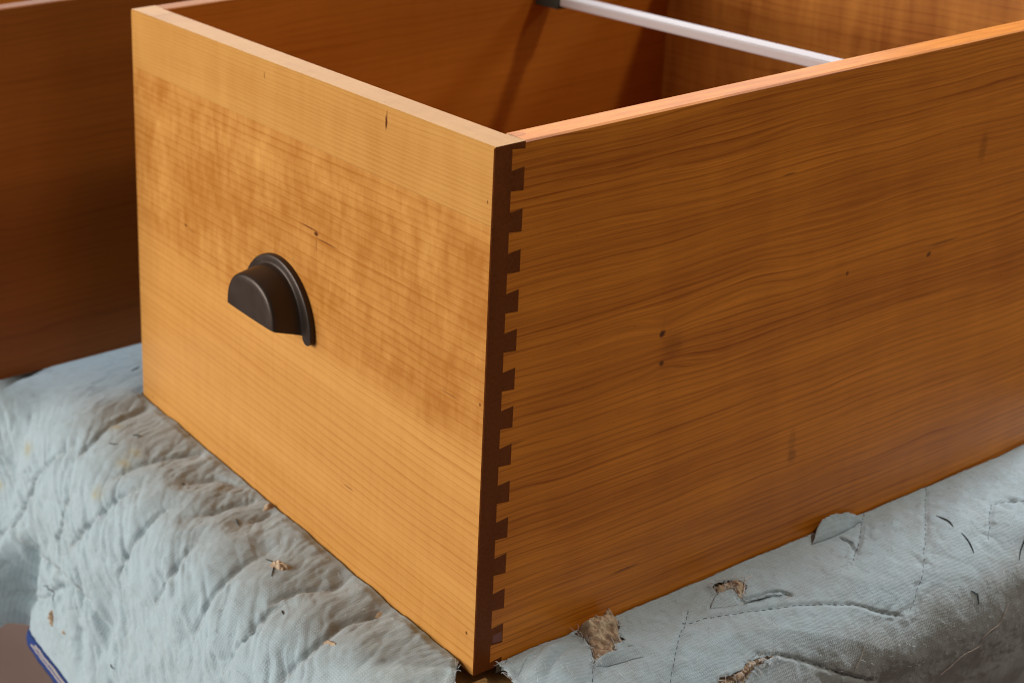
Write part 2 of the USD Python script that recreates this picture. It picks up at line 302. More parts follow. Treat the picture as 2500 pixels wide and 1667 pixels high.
def cup_pull(d):
    """Bronze bin pull: half-round back plate with a raised rim, hollow cup open below."""
    cx, zb = 0.1924, 0.1436
    n = 72; th = np.linspace(0, np.pi, n)
    def arch(a, b, y, z0, p=2.0):                                # superellipse half arch from right to left
        c, s = np.cos(th), np.sin(th)
        return np.stack([cx + a * np.sign(c) * np.abs(c) ** (2 / p), np.full(n, y), z0 + b * np.abs(s) ** (2 / p)], -1)
    rows = []
    for a, b, y, z0, p in ((0.0395, 0.0435, -0.0002, zb - 0.001, 2.0), (0.0395, 0.0435, -0.0030, zb - 0.001, 2.0), (0.0391, 0.0431, -0.0037, zb - 0.001, 2.0), (0.0380, 0.0420, -0.0042, zb - 0.001, 2.0), (0.0345, 0.0385, -0.0042, zb, 2.02), (0.0318, 0.0368, -0.0043, zb + 0.0003, 2.05), (0.0305, 0.0358, -0.0050, zb + 0.0005, 2.1),
                           (0.0298, 0.0350, -0.0068, zb + 0.0010, 2.15), (0.0290, 0.0335, -0.011, zb + 0.0022, 2.2), (0.0283, 0.0310, -0.0160, zb + 0.0036, 2.25), (0.0276, 0.0285, -0.0208, zb + 0.0050, 2.3), (0.0272, 0.0273, -0.0224, zb + 0.0056, 2.3), (0.0262, 0.0261, -0.0233, zb + 0.0060, 2.3), (0.0245, 0.0246, -0.0238, zb + 0.0062, 2.3), (0.0215, 0.0218, -0.0240, zb + 0.0062, 2.3), (0.012, 0.0125, -0.0242, zb + 0.0062, 2.2), (0.00005, 0.00005, -0.0243, zb + 0.0062, 2.0)):
        rows.append(arch(a, b, y, z0, p))
    outer = np.array(rows)
    inner = []
    for a, b, y, z0, p in ((0.00005, 0.00005, -0.0222, zb + 0.0062, 2.0), (0.0190, 0.0190, -0.0218, zb + 0.0062, 2.3), (0.0245, 0.0245, -0.0205, zb + 0.0056, 2.3), (0.0262, 0.0285, -0.016, zb + 0.0036, 2.25), (0.0275, 0.0325, -0.008, zb + 0.0012, 2.1), (0.0280, 0.0330, -0.0002, zb, 2.0)):
        inner.append(arch(a, b, y, z0, p))
    g = np.concatenate([outer, np.array(inner)]); R = len(g)
    v = g.reshape(-1, 3); idx = np.arange(R * n).reshape(R, n); f = []
    for i in range(R - 1):
        for k in range(n - 1): f += [[idx[i, k], idx[i, k + 1], idx[i + 1, k + 1]], [idx[i, k], idx[i + 1, k + 1], idx[i + 1, k]]]
    # close the lower lips between outer and inner skins (both ends of every arch)
    for e in (0, n - 1):
        loop = [idx[i, e] for i in range(R)]
        pts2 = v[loop][:, [0, 1]]
        pl = Polygon(pts2)
        tri = trimesh.creation.triangulate_polygon(pl, engine='earcut') if pl.is_valid and pl.area > 0 else None
        if tri is not None:
            tv, tf = tri; kd = cKDTree(pts2); m = kd.query(tv)[1]
            for t in tf: f.append([loop[m[t[0]]], loop[m[t[1]]], loop[m[t[2]]]] if e == 0 else [loop[m[t[0]]], loop[m[t[2]]], loop[m[t[1]]]])
    me = trimesh.Trimesh(v, np.array(f)[:, ::-1], process=False)
    # rounded lobes that finish the plate at its lower ends
    pull = part('cup_pull', (np.array(me.vertices), np.array(me.faces)), MAT['bronze'], d, smooth=40)
    for s in (-1, 1):
        lob = m3.Manifold.cylinder(0.0038, 0.0043, 0.0043, 32).rotate([90, 0, 0]).translate([cx + s * 0.0351, -0.0002, zb - 0.0006])
        part('plate_lobe', lob, MAT['bronze'], pull, smooth=40)

H1 = 0.311
drawer('drawer', 'cherry drawer with bronze cup pull and dovetailed corner, in the middle of the blanket', (0, 0, 0), H1,
       [(0.0, 0.26835, MAT['front_low']), (0.26845, H1, MAT['front_top'])], MAT['side'])
dr = stage.GetPrimAtPath('/World/drawer')
part('pin_patch', hull([(W + dx, y, z) for dx in (-0.0005, 0.00012) for y, z in ((0.0128, 0.0168), (0.0198, 0.0158), (0.0195, 0.0222), (0.0128, 0.0218))]), MAT['patch'], dr, label='small reddish patch in the lowest pin of the corner')
H2 = 0.3025
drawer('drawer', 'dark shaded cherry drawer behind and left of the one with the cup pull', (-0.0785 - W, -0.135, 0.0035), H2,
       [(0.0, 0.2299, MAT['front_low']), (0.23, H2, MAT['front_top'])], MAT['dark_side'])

# ------------------------------------------------------------------ moving blanket
CLOTH = {
"seams_right":[[[0.3874,0.3854],[0.4064,0.3574],[0.4297,0.3246],[0.4401,0.3115],[0.4465,0.3014],[0.4542,0.2909],[0.4566,0.2841]],[[0.3866,0.3236],[0.405,0.2946],[0.4157,0.2749]],[[0.444,0.1547],[0.4425,0.1619],[0.4463,0.1737],[0.4543,0.1896],[0.4653,0.208],[0.4791,0.2322],[0.4906,0.2549]],[[0.4249,0.4315],[0.4175,0.4088],[0.4234,0.3979],[0.4333,0.384],[0.4391,0.3756]],[[0.4016,0.1481],[0.4091,0.1379],[0.416,0.1254],[0.4228,0.1158],[0.4295,0.1067],[0.4377,0.0975]],[[0.4085,0.1366],[0.4114,0.1546],[0.4172,0.1743],[0.4258,0.2029],[0.4324,0.2252],[0.44,0.2476],[0.4483,0.2609],[0.4564,0.2784]],[[0.3939,0.0796],[0.4039,0.0706],[0.4209,0.0534]]],
"seams_front":[[[0.0153,-0.1716],[-0.0,-0.1744],[-0.0237,-0.1646],[-0.0011,-0.116],[0.0164,-0.0893],[0.0258,-0.0764]],[[-0.0486,-0.2124],[-0.0319,-0.1803],[-0.0237,-0.1646]],[[0.0588,-0.1495],[0.0472,-0.1416],[0.0521,-0.1266],[0.0553,-0.0987]],[[0.0665,-0.1382],[0.0973,-0.0944],[0.1032,-0.0765],[0.1115,-0.0647]],[[0.0391,-0.0832],[0.0364,-0.0627],[0.0292,-0.0452],[0.0188,-0.0036]],[[0.1604,-0.1589],[0.1414,-0.1371],[0.1333,-0.1202],[0.1424,-0.0938],[0.1437,-0.0693],[0.1454,-0.0587]],[[0.1848,-0.1166],[0.1909,-0.091],[0.1879,-0.0636]],[[0.2335,-0.1095],[0.2324,-0.0807],[0.2291,-0.0551],[0.2288,-0.0382]],[[0.2682,-0.112],[0.2755,-0.0853],[0.2754,-0.0648],[0.2768,-0.0522]],[[0.0153,-0.1716],[0.0691,-0.1597],[0.1014,-0.1604],[0.1252,-0.172],[0.1529,-0.1769]],[[0.0834,-0.0721],[0.0911,-0.0418],[0.1007,-0.0018]],[[0.1659,-0.0514],[0.1697,-0.0382],[0.1695,-0.0225],[0.1747,-0.003]],[[0.1295,-0.0352],[0.1355,-0.0138],[0.153,-0.0068]],[[-0.0562,-0.1034],[-0.0524,-0.1186],[-0.0371,-0.1338]],[[-0.0052,-0.2129],[0.0314,-0.1993],[0.0605,-0.1681]],[[0.2704,-0.0614],[0.2714,-0.0387],[0.2794,-0.0193],[0.2749,-0.0047],[0.2766,-0.0019]],[[0.2749,-0.0862],[0.2754,-0.0696],[0.2738,-0.0524]],[[0.3163,-0.087],[0.318,-0.0672],[0.317,-0.0511],[0.3119,-0.0378],[0.3163,-0.0015]],[[0.193,-0.028],[0.1934,-0.0177],[0.1916,-0.0014]]],
"tear1":[[0.3912,0.0794],[0.3815,0.0899],[0.3775,0.1016],[0.3812,0.1057],[0.3896,0.1039],[0.3995,0.0938],[0.4056,0.0933],[0.4044,0.0869],[0.4119,0.0802],[0.4117,0.0692],[0.4128,0.0626],[0.4035,0.07]],
"tear2":[[0.3941,0.176],[0.3929,0.1825],[0.3945,0.189],[0.4008,0.1974],[0.4046,0.194],[0.4106,0.1827],[0.4083,0.1834],[0.4011,0.1856],[0.4001,0.1742]],
"tear3":[[0.4471,0.1256],[0.4452,0.1289],[0.4459,0.1352],[0.4465,0.1456],[0.4438,0.1545],[0.4451,0.1675],[0.4469,0.1753],[0.4478,0.1606],[0.4485,0.1541],[0.453,0.1424],[0.4501,0.1294]],
"slit2":[[0.4118,0.1823],[0.4119,0.1874],[0.4141,0.2046],[0.4168,0.2087],[0.4205,0.2117]],
"slit3":[[0.3968,0.2888],[0.4023,0.2899],[0.4085,0.2859]],
"dark_threads":[[[0.4108,0.3614],[0.4152,0.3624],[0.4198,0.3618],[0.4232,0.3599]],[[0.4285,0.3602],[0.4331,0.3603],[0.4371,0.3593],[0.4414,0.3569]],[[0.4385,0.4137],[0.4455,0.4031],[0.4512,0.3929],[0.4546,0.3882]],[[0.4584,0.338],[0.4616,0.3424],[0.4669,0.3416]],[[0.3767,0.2931],[0.3793,0.2906]],[[0.0282,-0.1883],[0.0424,-0.1838],[0.0496,-0.1887]],[[0.052,-0.0564],[0.0577,-0.0548],[0.0596,-0.0524]],[[0.0559,-0.0398],[0.0602,-0.0357],[0.0622,-0.0386]],[[0.1862,-0.0312],[0.1928,-0.0328]],[[0.2329,-0.0384],[0.2376,-0.0374],[0.2446,-0.0395],[0.2531,-0.0468]],[[0.2792,-0.0573],[0.2837,-0.0588]],[[0.1381,-0.1878],[0.1419,-0.1838],[0.1482,-0.1832]],[[-0.0533,-0.1153],[-0.0505,-0.1177]],[[-0.0483,-0.0695],[-0.0475,-0.0691]],[[-0.036,0.0086],[-0.0408,0.0193]],[[0.1276,-0.0384],[0.1301,-0.0387]]],
"light_threads":[[[0.4753,0.3708],[0.4807,0.3659],[0.486,0.364],[0.4889,0.3549],[0.4923,0.3502],[0.4993,0.3504],[0.5014,0.3363],[0.5072,0.33],[0.5141,0.3222]],[[0.4612,0.239],[0.4663,0.2355],[0.4719,0.2302]],[[0.3988,0.2052],[0.4005,0.1975],[0.4087,0.1865]]],
"spots_brown":[[0.2483,-0.0379],[0.1853,-0.0064],[0.0532,-0.2011],[0.0717,-0.1999],[0.3226,-0.0513],[0.3126,-0.0106],[0.4217,0.2091],[0.4528,0.3886]],
"stains":[[0.035,-0.0426],[0.0757,-0.0478],[0.0783,-0.0587],[-0.0517,-0.1429],[0.0844,-0.0853],[-0.0208,-0.1]]}
U0, RU, V0, RV = 0.412, 0.042, -0.040, 0.052
def base(u, v):
    """The cloth lying flat on the bench and rolling over its front and right edges; (u, v) measured along the cloth."""
    u = np.asarray(u, float); v = np.asarray(v, float)
    su = np.maximum(0, u - U0); sv = np.maximum(0, V0 - v); s = np.hypot(su, sv); n = np.where(s > 0, s, 1)
    R = np.where(s > 0, (RU * su + RV * sv) / np.where(su + sv > 0, su + sv, 1), RU)
    am = np.where(s > 0, 1.38 + 0.40 * su / np.where(su + sv > 0, su + sv, 1), 1.38); a = np.minimum(s / R, am); o = np.maximum(0, s - am * R)
    out, dn = R * np.sin(a) + o * np.cos(am), R * (1 - np.cos(a)) + o * np.sin(am)
    x = np.where(s > 0, np.minimum(u, U0) + out * su / n, u); y = np.where(s > 0, np.maximum(v, V0) - out * sv / n, v)
    return np.stack([x, y, -dn], -1)
def base_normal(u, v, e=0.0008):
    n = np.cross(base(u + e, v) - base(u - e, v), base(u, v + e) - base(u, v - e))
    return n / np.maximum(np.linalg.norm(n, axis=-1, keepdims=True), 1e-12)
def resample(poly, step=0.0008):
    p = np.asarray(poly, float); d = np.r_[0, np.cumsum(np.linalg.norm(np.diff(p, axis=0), axis=1))]
    t = np.linspace(0, d[-1], max(2, int(d[-1] / step))); 
    q = np.stack([np.interp(t, d, p[:, 0]), np.interp(t, d, p[:, 1])], -1)
    k = np.ones(7) / 7
    if len(q) > 16:
        for c in (0, 1): q[3:-3, c] = np.convolve(q[:, c], k, 'valid')
    return q
SR = [resample(s) for s in CLOTH['seams_right']]; SF = [resample(s) for s in CLOTH['seams_front']]
WR, WF = (np.concatenate([np.clip(np.minimum(np.arange(len(s)), np.arange(len(s))[::-1]) * 0.0008 / 0.014, 0.0, 1) ** 0.7 for s in S]) for S in (SR, SF))
tree_r, tree_f = cKDTree(np.vstack(SR)), cKDTree(np.vstack(SF))
tree_slit = cKDTree(np.vstack([resample(CLOTH['slit2']), resample(CLOTH['slit3'])]))
def nz(u, v, fu, fv, seed, oct=3): 
    return meshkit.fbm(np.stack([u * fu, v * fv, np.zeros_like(u) + seed * 3.7], -1), oct, seed) - 0.5
def ridged(u, v, fu, fv, seed):
    n = meshkit.fbm(np.stack([u * fu, v * fv, np.zeros_like(u) + seed * 1.9], -1), 2, seed)
    return np.minimum(np.abs(2 * n - 1) * 2.6, 1.0) ** 0.75
TEAR1 = Polygon([(0.3875, 0.072), (0.3878, 0.098), (0.392, 0.103), (0.3985, 0.095), (0.4056, 0.0933), (0.4044, 0.0869), (0.4119, 0.0802), (0.4117, 0.0692), (0.4128, 0.0626), (0.4035, 0.070), (0.394, 0.0745)])
TEAR2 = Polygon(CLOTH['tear2']).buffer(0); TEAR3 = Polygon(CLOTH['tear3']).buffer(0)
GAP = Polygon([(0.366, 0.006), (0.3765, -0.0035), (0.3795, -0.0075), (0.3855, -0.0145), (0.397, -0.029), (0.43, -0.06), (0.47, -0.06), (0.44, 0.000), (0.4156, 0.0062), (0.3989, 0.0125), (0.3897, 0.0154), (0.3800, 0.0185)])
def sdf(poly, u, v):
    p = shapely.points(u.ravel(), v.ravel()); b = shapely.boundary(poly); d = np.full(u.size, 1.0)
    x0, y0, x1, y1 = poly.bounds; near = (u.ravel() > x0 - .03) & (u.ravel() < x1 + .03) & (v.ravel() > y0 - .03) & (v.ravel() < y1 + .03)
    if near.any():
        pp = p[near]; dd = shapely.distance(pp, b); d[near] = np.where(shapely.contains(poly, pp), -dd, dd)
    return d.reshape(u.shape)
def height(u, v):
    front = smoothstep(-0.005, -0.05, v) * smoothstep(0.42, 0.36, u); right = smoothstep(0.37, 0.39, u)
    drape_f = smoothstep(-0.05, -0.11, v); drape_r = smoothstep(0.42, 0.46, u)
    q = np.stack([u, v], -1)
    (dr_, ir_), (df_, if_) = tree_r.query(q), tree_f.query(q); wr_, wf_ = np.clip(WR[ir_] + 0.35, 0, 1), WF[if_]
    h = -0.0014 * wr_ * np.exp(-(dr_ / 0.0013) ** 2) + 0.0030 * (1 - np.exp(-(dr_ / 0.016) ** 2)) * right
    h += (-0.0028 * wf_ * np.exp(-(df_ / 0.0024) ** 2) + 0.0034 * (1 - np.exp(-(df_ / 0.013) ** 2))) * (1 - right)
    # puckers run across the seams, fading into the middle of each quilted field
    a = 0.80; p, r = u * math.cos(a) + v * math.sin(a), -u * math.sin(a) + v * math.cos(a)
    wu, wv = nz(u, v, 30, 30, 11) * 0.02, nz(u, v, 30, 30, 12) * 0.02
    pk = ridged(p + wu, r + wv, 150, 18, 3); pk2 = ridged(p + wu * 1.5, r, 60, 12, 4)
    amp = (0.35 + 0.65 * np.exp(-(df_ / 0.014) ** 2)) * (0.22 + 0.78 * drape_f)
    h += (1 - right) * amp * (0.0029 * pk + 0.0019 * pk2) + (1 - right) * drape_f * 0.0014 * ridged(p + wv, r + wu * 2, 75, 34, 5)
    a2 = 1.25; p2, r2_ = u * math.cos(a2) + v * math.sin(a2), -u * math.sin(a2) + v * math.cos(a2)
    tp = ridged(u * 0.35 + v * 0.1 + wu, u * 1.0 - v * 0.25 + wv * 2, 30, 110, 6)
    top_f = smoothstep(-0.075, -0.03, v) * (1 - right)
    h += top_f * (0.0008 * ridged(u + 0.4 * v + wu, v + wv * 2, 95, 15, 6) + 0.0006 * ridged(u + 0.2 * v + wv, v, 210, 30, 7))
    hemk = 1 - 0.85 * smoothstep(-0.19, -0.235, v) * smoothstep(-0.02, 0.02, u); h = h * (0.35 + 0.65 * hemk)
    h += hemk * drape_f * (1 - right) * (0.007 * nz(u, v, 16, 9, 21) + 0.0040 * nz(u, v, 38, 26, 22) + 0.0035 * nz(u, v, 90, 70, 23))
    h += (1 - right) * 0.004 * nz(u, v, 22, 22, 24)
    h += right * (0.0012 * np.exp(-(dr_ / 0.009) ** 2) * ridged(u + v * 0.4 + wv, v - u * 0.4 + wu, 110, 60, 8) + 0.0055 * nz(u, v, 20, 14, 31) + 0.0012 * nz(u, v, 90, 60, 32)) + drape_r * (0.010 * nz(u, v, 10, 12, 33) + 0.003 * nz(u, v, 40, 40, 34))
    h += 0.00060 * nz(u, v, 380, 380, 41, 2)
    h += 0.017 * smoothstep(-0.03, -0.07, u) * smoothstep(-0.045, -0.085, v) * smoothstep(-0.17, -0.11, v)
    # gathers beside the near corner
    gath = np.exp(-(((u - 0.397) / 0.02) ** 2 + ((v - 0.045) / 0.028) ** 2)); h += gath * (0.004 + 0.0035 * ridged(u * 0.8 + v * 0.35, u - v, 75, 14, 51))
    # long fold that hangs lower at the left
    fold = smoothstep(0.002, -0.022, u) * smoothstep(-0.15, -0.21, v); h += 0.030 * fold
    h -= 0.012 * np.exp(-((u - 0.006) / 0.008) ** 2) * smoothstep(-0.13, -0.2, v)
    for tu, tv, ru, rv, dp in ((0.060, -0.178, 0.010, 0.014, 0.010), (0.030, -0.155, 0.008, 0.016, 0.007), (0.098, -0.195, 0.010, 0.016, 0.011), (0.150, -0.205, 0.009, 0.014, 0.010), (0.085, -0.150, 0.006, 0.022, 0.006), (0.185, -0.185, 0.008, 0.022, 0.007), (0.015, -0.200, 0.008, 0.012, 0.008)):
        h -= dp * np.exp(-(((u - tu + 0.35 * (v - tv)) / ru) ** 2 + ((v - tv) / rv) ** 2)) * (0.6 + 1.2 * nz(u, v, 90, 90, 27))
    hol = np.exp(-(((u - 0.128) / 0.016) ** 2 + ((v + 0.165) / 0.030) ** 2)); h -= 0.010 * hol
    # pressed flat under the drawers, plump just beside them
    inx = np.maximum(np.maximum(-u, u - W), np.maximum(-v, v - L - .016)); x2, y2 = -0.0785 - W, -0.135
    in2 = np.maximum(np.maximum(x2 - u, u - x2 - W), np.maximum(y2 - v, v - y2 - L - .016))
    near = np.maximum(np.exp(-np.maximum(inx, 0) / 0.006), 0)
    t = smoothstep(0.001, 0.009, inx); touch = 0.0014 + 0.0026 * nz(u, v, 55, 55, 61) + 0.35 * h; h = np.where(inx > 0.0004, h * t + touch * (1 - t), -0.0042)
    t2 = smoothstep(0.0005, 0.012, in2); h = np.where(in2 < 0.012, h * t2 + 0.0036 * (1 - t2), h)
    for poly, k in ((TEAR1, 0.0022), (TEAR2, 0.0016), (TEAR3, 0.0016)):
        d = sdf(poly, u, v); h += k * np.exp(-(d / 0.003) ** 2) * (0.6 + 0.8 * nz(u, v, 200, 200, 71)) * smoothstep(-0.001, 0.001, d)
    h += 0.0018 * np.exp(-((sdf(GAP, u, v) - 0.002) / 0.003) ** 2) * (inx > 0.002) * (0.5 + 1.2 * nz(u, v, 250, 250, 72))
    ds = tree_slit.query(q)[0]; h -= 0.0040 * np.exp(-(ds / 0.0010) ** 2)
    return h, dr_, df_, np.minimum(inx, in2)
def surf(u, v, lift=0.0):
    u = np.asarray(u, float); v = np.asarray(v, float)
    return base(u, v) + base_normal(u, v) * (height(u, v)[0] + lift)[..., None]

def axis_grid(*runs):
    out = [np.arange(a, b - s * 0.5, s) for a, b, s in runs]; return np.concatenate(out + [[runs[-1][1]]])
gu = axis_grid((-0.50, -0.10, 0.01), (-0.10, 0.34, 0.0009), (0.34, 0.54, 0.0009), (0.54, 0.72, 0.006)); gv = axis_grid((-0.2385, 0.004, 0.0009), (0.004, 0.56, 0.0011))
Ug, Vg = np.meshgrid(gu, gv)
Vg = Vg + np.where(Vg < -0.2, (Vg + 0.2) / 0.0385 * (0.034 * smoothstep(-0.004, -0.02, Ug) + 0.001 * nz(Ug, Vg * 0, 25, 1, 81)), 0)
hh, dsr, dsf, din = height(Ug, Vg)
P = base(Ug, Vg) + base_normal(Ug, Vg) * hh[..., None]
nr, nc = Ug.shape; idx = np.arange(nr * nc).reshape(nr, nc)
cells = np.ones((nr - 1, nc - 1), bool)
uc, vc = (Ug[:-1, :-1] + Ug[1:, 1:]) / 2, (Vg[:-1, :-1] + Vg[1:, 1:]) / 2
for poly in (TEAR1, TEAR2, TEAR3): cells &= sdf(poly, uc, vc) > 0.0014 * nz(uc, vc, 170, 170, 73)
cells &= sdf(GAP, uc, vc) > 0.003 * nz(uc, vc, 350, 350, 74)
cells &= ~((din[:-1, :-1] < -0.03) & (din[1:, 1:] < -0.03))                          # nothing of it shows under the middle of a drawer
a_, b_, c_, d_ = idx[:-1, :-1][cells], idx[:-1, 1:][cells], idx[1:, 1:][cells], idx[1:, :-1][cells]
F = np.concatenate([np.stack([a_, b_, c_], -1), np.stack([a_, c_, d_], -1)])
used = np.unique(F); remap = np.full(nr * nc, -1); remap[used] = np.arange(len(used)); F = remap[F]
pts = P.reshape(-1, 3)[used]; uvs = np.stack([Ug.ravel(), Vg.ravel()], -1)[used]
u_, v_ = uvs[:, 0], uvs[:, 1]
bl = thing('moving_blanket', 'worn pale blue quilted blanket with torn seams and blue edge under both drawers', 'blanket')
cl = part('quilted_cloth', (pts, F), MAT['cloth'], bl, smooth=True, uv=uvs)
dirt = 0.50 * smoothstep(-0.085, -0.040, v_) * smoothstep(-0.06, 0.03, u_) * smoothstep(0.40, 0.30, u_) + 0.42 * smoothstep(0.37, 0.40, u_) * smoothstep(-0.05, 0.1, v_) + 0.25 * np.exp(-(dsf.ravel()[used] / 0.003) ** 2)
dirt += 0.6 * smoothstep(0.44, 0.47, u_)
yel = np.zeros(len(u_))
for su, sv in CLOTH['stains']: yel = np.maximum(yel, 0.75 * np.exp(-(((u_ - su) / 0.006) ** 2 + ((v_ - sv) / 0.0045) ** 2)) * (0.3 + 1.6 * np.clip(nz(u_, v_, 260, 260, 91) + 0.25, 0, 1)))
prim_var(cl, 'dirt', np.clip(dirt, 0, 1)); prim_var(cl, 'yellow', np.clip(yel, 0, 1))

# stuffing that shows through the tears
def tuft(poly, rise, seed, step=0.0006):
    x0, y0, x1, y1 = poly.buffer(0.002).bounds
    uu, vv = np.meshgrid(np.arange(x0, x1, step), np.arange(y0, y1, step)); d = -sdf(poly, uu, vv)
    lump = meshkit.fbm(np.stack([uu * 190, vv * 190, uu * 0 + seed], -1), 4, seed); cell = np.abs(meshkit.fbm(np.stack([uu * 420, vv * 420, uu * 0 + seed], -1), 2, seed + 5) - 0.5)
    hgt = -0.0025 + smoothstep(-0.002, 0.004, d) * (rise(uu, vv) + 0.0090 * (lump - 0.35) + 0.004 * cell)
    cx_, cy_ = poly.centroid.x, poly.centroid.y; ring = np.linspace(0, 6.28, 9)
    hgt = hgt + np.median(height(cx_ + 0.006 * np.cos(ring), cy_ + 0.006 * np.sin(ring))[0]) * (1.0 if cx_ < 0.37 else 0.5)
    q = base(uu, vv) + base_normal(uu, vv) * hgt[..., None]
    k = np.arange(uu.size).reshape(uu.shape); ok = (d > -0.002)[:-1, :-1]
    a, b, c, e = k[:-1, :-1][ok], k[:-1, 1:][ok], k[1:, 1:][ok], k[1:, :-1][ok]
    f = np.concatenate([np.stack([a, b, c], -1), np.stack([a, c, e], -1)]); us = np.unique(f); rm = np.full(uu.size, -1); rm[us] = np.arange(len(us))
    return part('batting_tuft', (q.reshape(-1, 3)[us], rm[f]), MAT['batting'], bl, smooth=True)
tuft(TEAR1.union(Polygon([(0.3868, 0.074), (0.3868, 0.100), (0.40, 0.096), (0.40, 0.074)])), lambda u, v: 0.0035 + 0.0085 * smoothstep(0.405, 0.389, u), 3)
tuft(TEAR2, lambda u, v: 0.0025 + 0 * u, 8)
tuft(TEAR3, lambda u, v: 0.0015 + 0 * u, 14)
for k, (su, sv) in enumerate(CLOTH['spots_brown']):
    r = (0.0052, 0.0045, 0.0046, 0.0026, 0.0028, 0.0024, 0.0020, 0.0018)[k]
    tuft(shapely.affinity.rotate(shapely.affinity.scale(shapely.geometry.Point(su, sv).buffer(r), 1.5, 0.75), 35 + 40 * k), lambda u, v: 0.0026 + 0 * u, 20 + k, step=0.0004)

# torn flaps: sheets of the same cloth, hinged along one line and curled up
def flap(hinge, tip, lift, curl, seed, n=26, m=16, skew=1.0, rnd=0.5):
    hg = np.asarray(hinge, float); tp = np.asarray(tip, float)
    def along(p): 
        d = np.r_[0, np.cumsum(np.linalg.norm(np.diff(p, axis=0), axis=1))]; t = np.linspace(0, d[-1], n)
        return np.stack([np.interp(t, d, p[:, 0]), np.interp(t, d, p[:, 1])], -1)
    A, B = along(hg), along(tp); t = np.linspace(0, 1, m)[None, :, None]
    uv = A[:, None] * (1 - t) + B[:, None] * t; u, v = uv[..., 0], uv[..., 1]
    s = np.linspace(0, 1, n)[:, None]; e = np.sin(np.pi * np.clip(s, 0, 1) ** skew) ** rnd
    hgt = 0.0001 + lift * (t[..., 0] ** curl) * (0.25 + 0.75 * e) + 0.0042 * nz(u, v, 190, 190, seed) * t[..., 0]
    edge = 0.0040 * nz(u, v, 260, 330, seed + 3) * t[..., 0]; v = v + edge; u = u + 0.0016 * nz(u, v, 300, 300, seed + 6) * t[..., 0]
    top = base(u, v) + np.array([0, 0, 1.0]) * (hgt + height(u, v)[0] * (1 - t[..., 0]))[..., None]
    nn = np.cross(np.gradient(top, axis=0), np.gradient(top, axis=1)); nn /= np.maximum(np.linalg.norm(nn, axis=-1, keepdims=True), 1e-9)
    bot = top - nn * 0.0011
    k = np.arange(n * m).reshape(n, m); a, b, c, d = k[:-1, :-1].ravel(), k[1:, :-1].ravel(), k[1:, 1:].ravel(), k[:-1, 1:].ravel(); N = n * m
    f = np.concatenate([np.stack([a, b, c], -1), np.stack([a, c, d], -1), np.stack([a, c, b], -1) + N, np.stack([a, d, c], -1) + N])
    rim = np.concatenate([k[:, 0], k[-1, 1:], k[::-1, -1][1:], k[0, ::-1][1:]]); r1, r2_ = rim[:-1], rim[1:]
    f = np.concatenate([f, np.stack([r1, r1 + N, r2_ + N], -1), np.stack([r1, r2_ + N, r2_], -1)])
    p = part('torn_flap', (np.concatenate([top.reshape(-1, 3), bot.reshape(-1, 3)]), f), MAT['cloth'], bl, smooth=True, uv=np.tile(np.stack([u.ravel(), v.ravel()], -1), (2, 1)))
    prim_var(p, 'dirt', np.full(2 * N, 0.35)); prim_var(p, 'yellow', np.zeros(2 * N)); return p
flap([(0.4150, 0.0600), (0.4165, 0.0690), (0.4180, 0.0767), (0.4195, 0.0850), (0.4205, 0.0930)], [(0.4125, 0.0625), (0.4125, 0.0700), (0.4125, 0.0770), (0.4135, 0.0850), (0.4150, 0.0960)], 0.0062, 0.9, 101, skew=0.75)
flap([(0.4150, 0.0880), (0.4205, 0.0930)], [(0.4100, 0.0880), (0.4145, 0.0960)], 0.0050, 0.8, 105, n=14)
flap([(0.4065, 0.1610), (0.4105, 0.1700), (0.4120, 0.1780)], [(0.4020, 0.1690), (0.4022, 0.1760), (0.4055, 0.1830)], 0.0032, 1.3, 111, rnd=0.35)
flap([(0.4130, 0.1830), (0.4155, 0.2000), (0.4175, 0.2080)], [(0.4142, 0.1815), (0.4172, 0.2000), (0.4190, 0.2075)], 0.0016, 1.0, 115)
flap([(0.3945, 0.2640), (0.3950, 0.2820), (0.3935, 0.3000), (0.3910, 0.3180)], [(0.3880, 0.2760), (0.3866, 0.2860), (0.3868, 0.2960), (0.3885, 0.3150)], 0.0115, 0.7, 121, n=44, skew=0.55, rnd=0.45)
flap([(0.4010, 0.0180), (0.3965, 0.0260), (0.3925, 0.0330)], [(0.3905, 0.0155), (0.3885, 0.0200), (0.3880, 0.0300)], 0.0045, 0.8, 131)
# frayed yarn ends round every tear
fray_a, fray_b = [], []
for poly, n in ((TEAR1, 110), (TEAR2, 70), (TEAR3, 90), (GAP, 160)):
    ring = poly.exterior
    for k in range(n):
        c = ring.interpolate(rng.uniform(0, ring.length)); u0, v0 = c.x, c.y
        if (u0 < W + 0.0015 and v0 > -0.0015) or u0 > 0.46: continue
        a = rng.uniform(0, 6.28); ln = rng.uniform(0.0015, 0.0055); t = np.linspace(0, 1, 6); bend = rng.normal(0, 1.2)
        fu, fv = u0 + np.cumsum(np.cos(a + bend * t)) * ln / 6, v0 + np.cumsum(np.sin(a + bend * t)) * ln / 6
        h0 = height(np.array([u0]), np.array([v0]))[0][0]
        q = base(fu, fv) + base_normal(fu, fv) * (max(h0, 0.0) + 0.0006 + rng.uniform(0.0, 0.003) * np.sin(t * 2.2))[..., None]
        (fray_a if k % 3 else fray_b).append(tube(q, 0.00016 * (1 - 0.5 * t), 4))
tag(part('frayed_edge', join(fray_a), MAT['lint'], bl), kind='stuff'); tag(part('frayed_edge', join(fray_b), MAT['light_thread'], bl), kind='stuff')

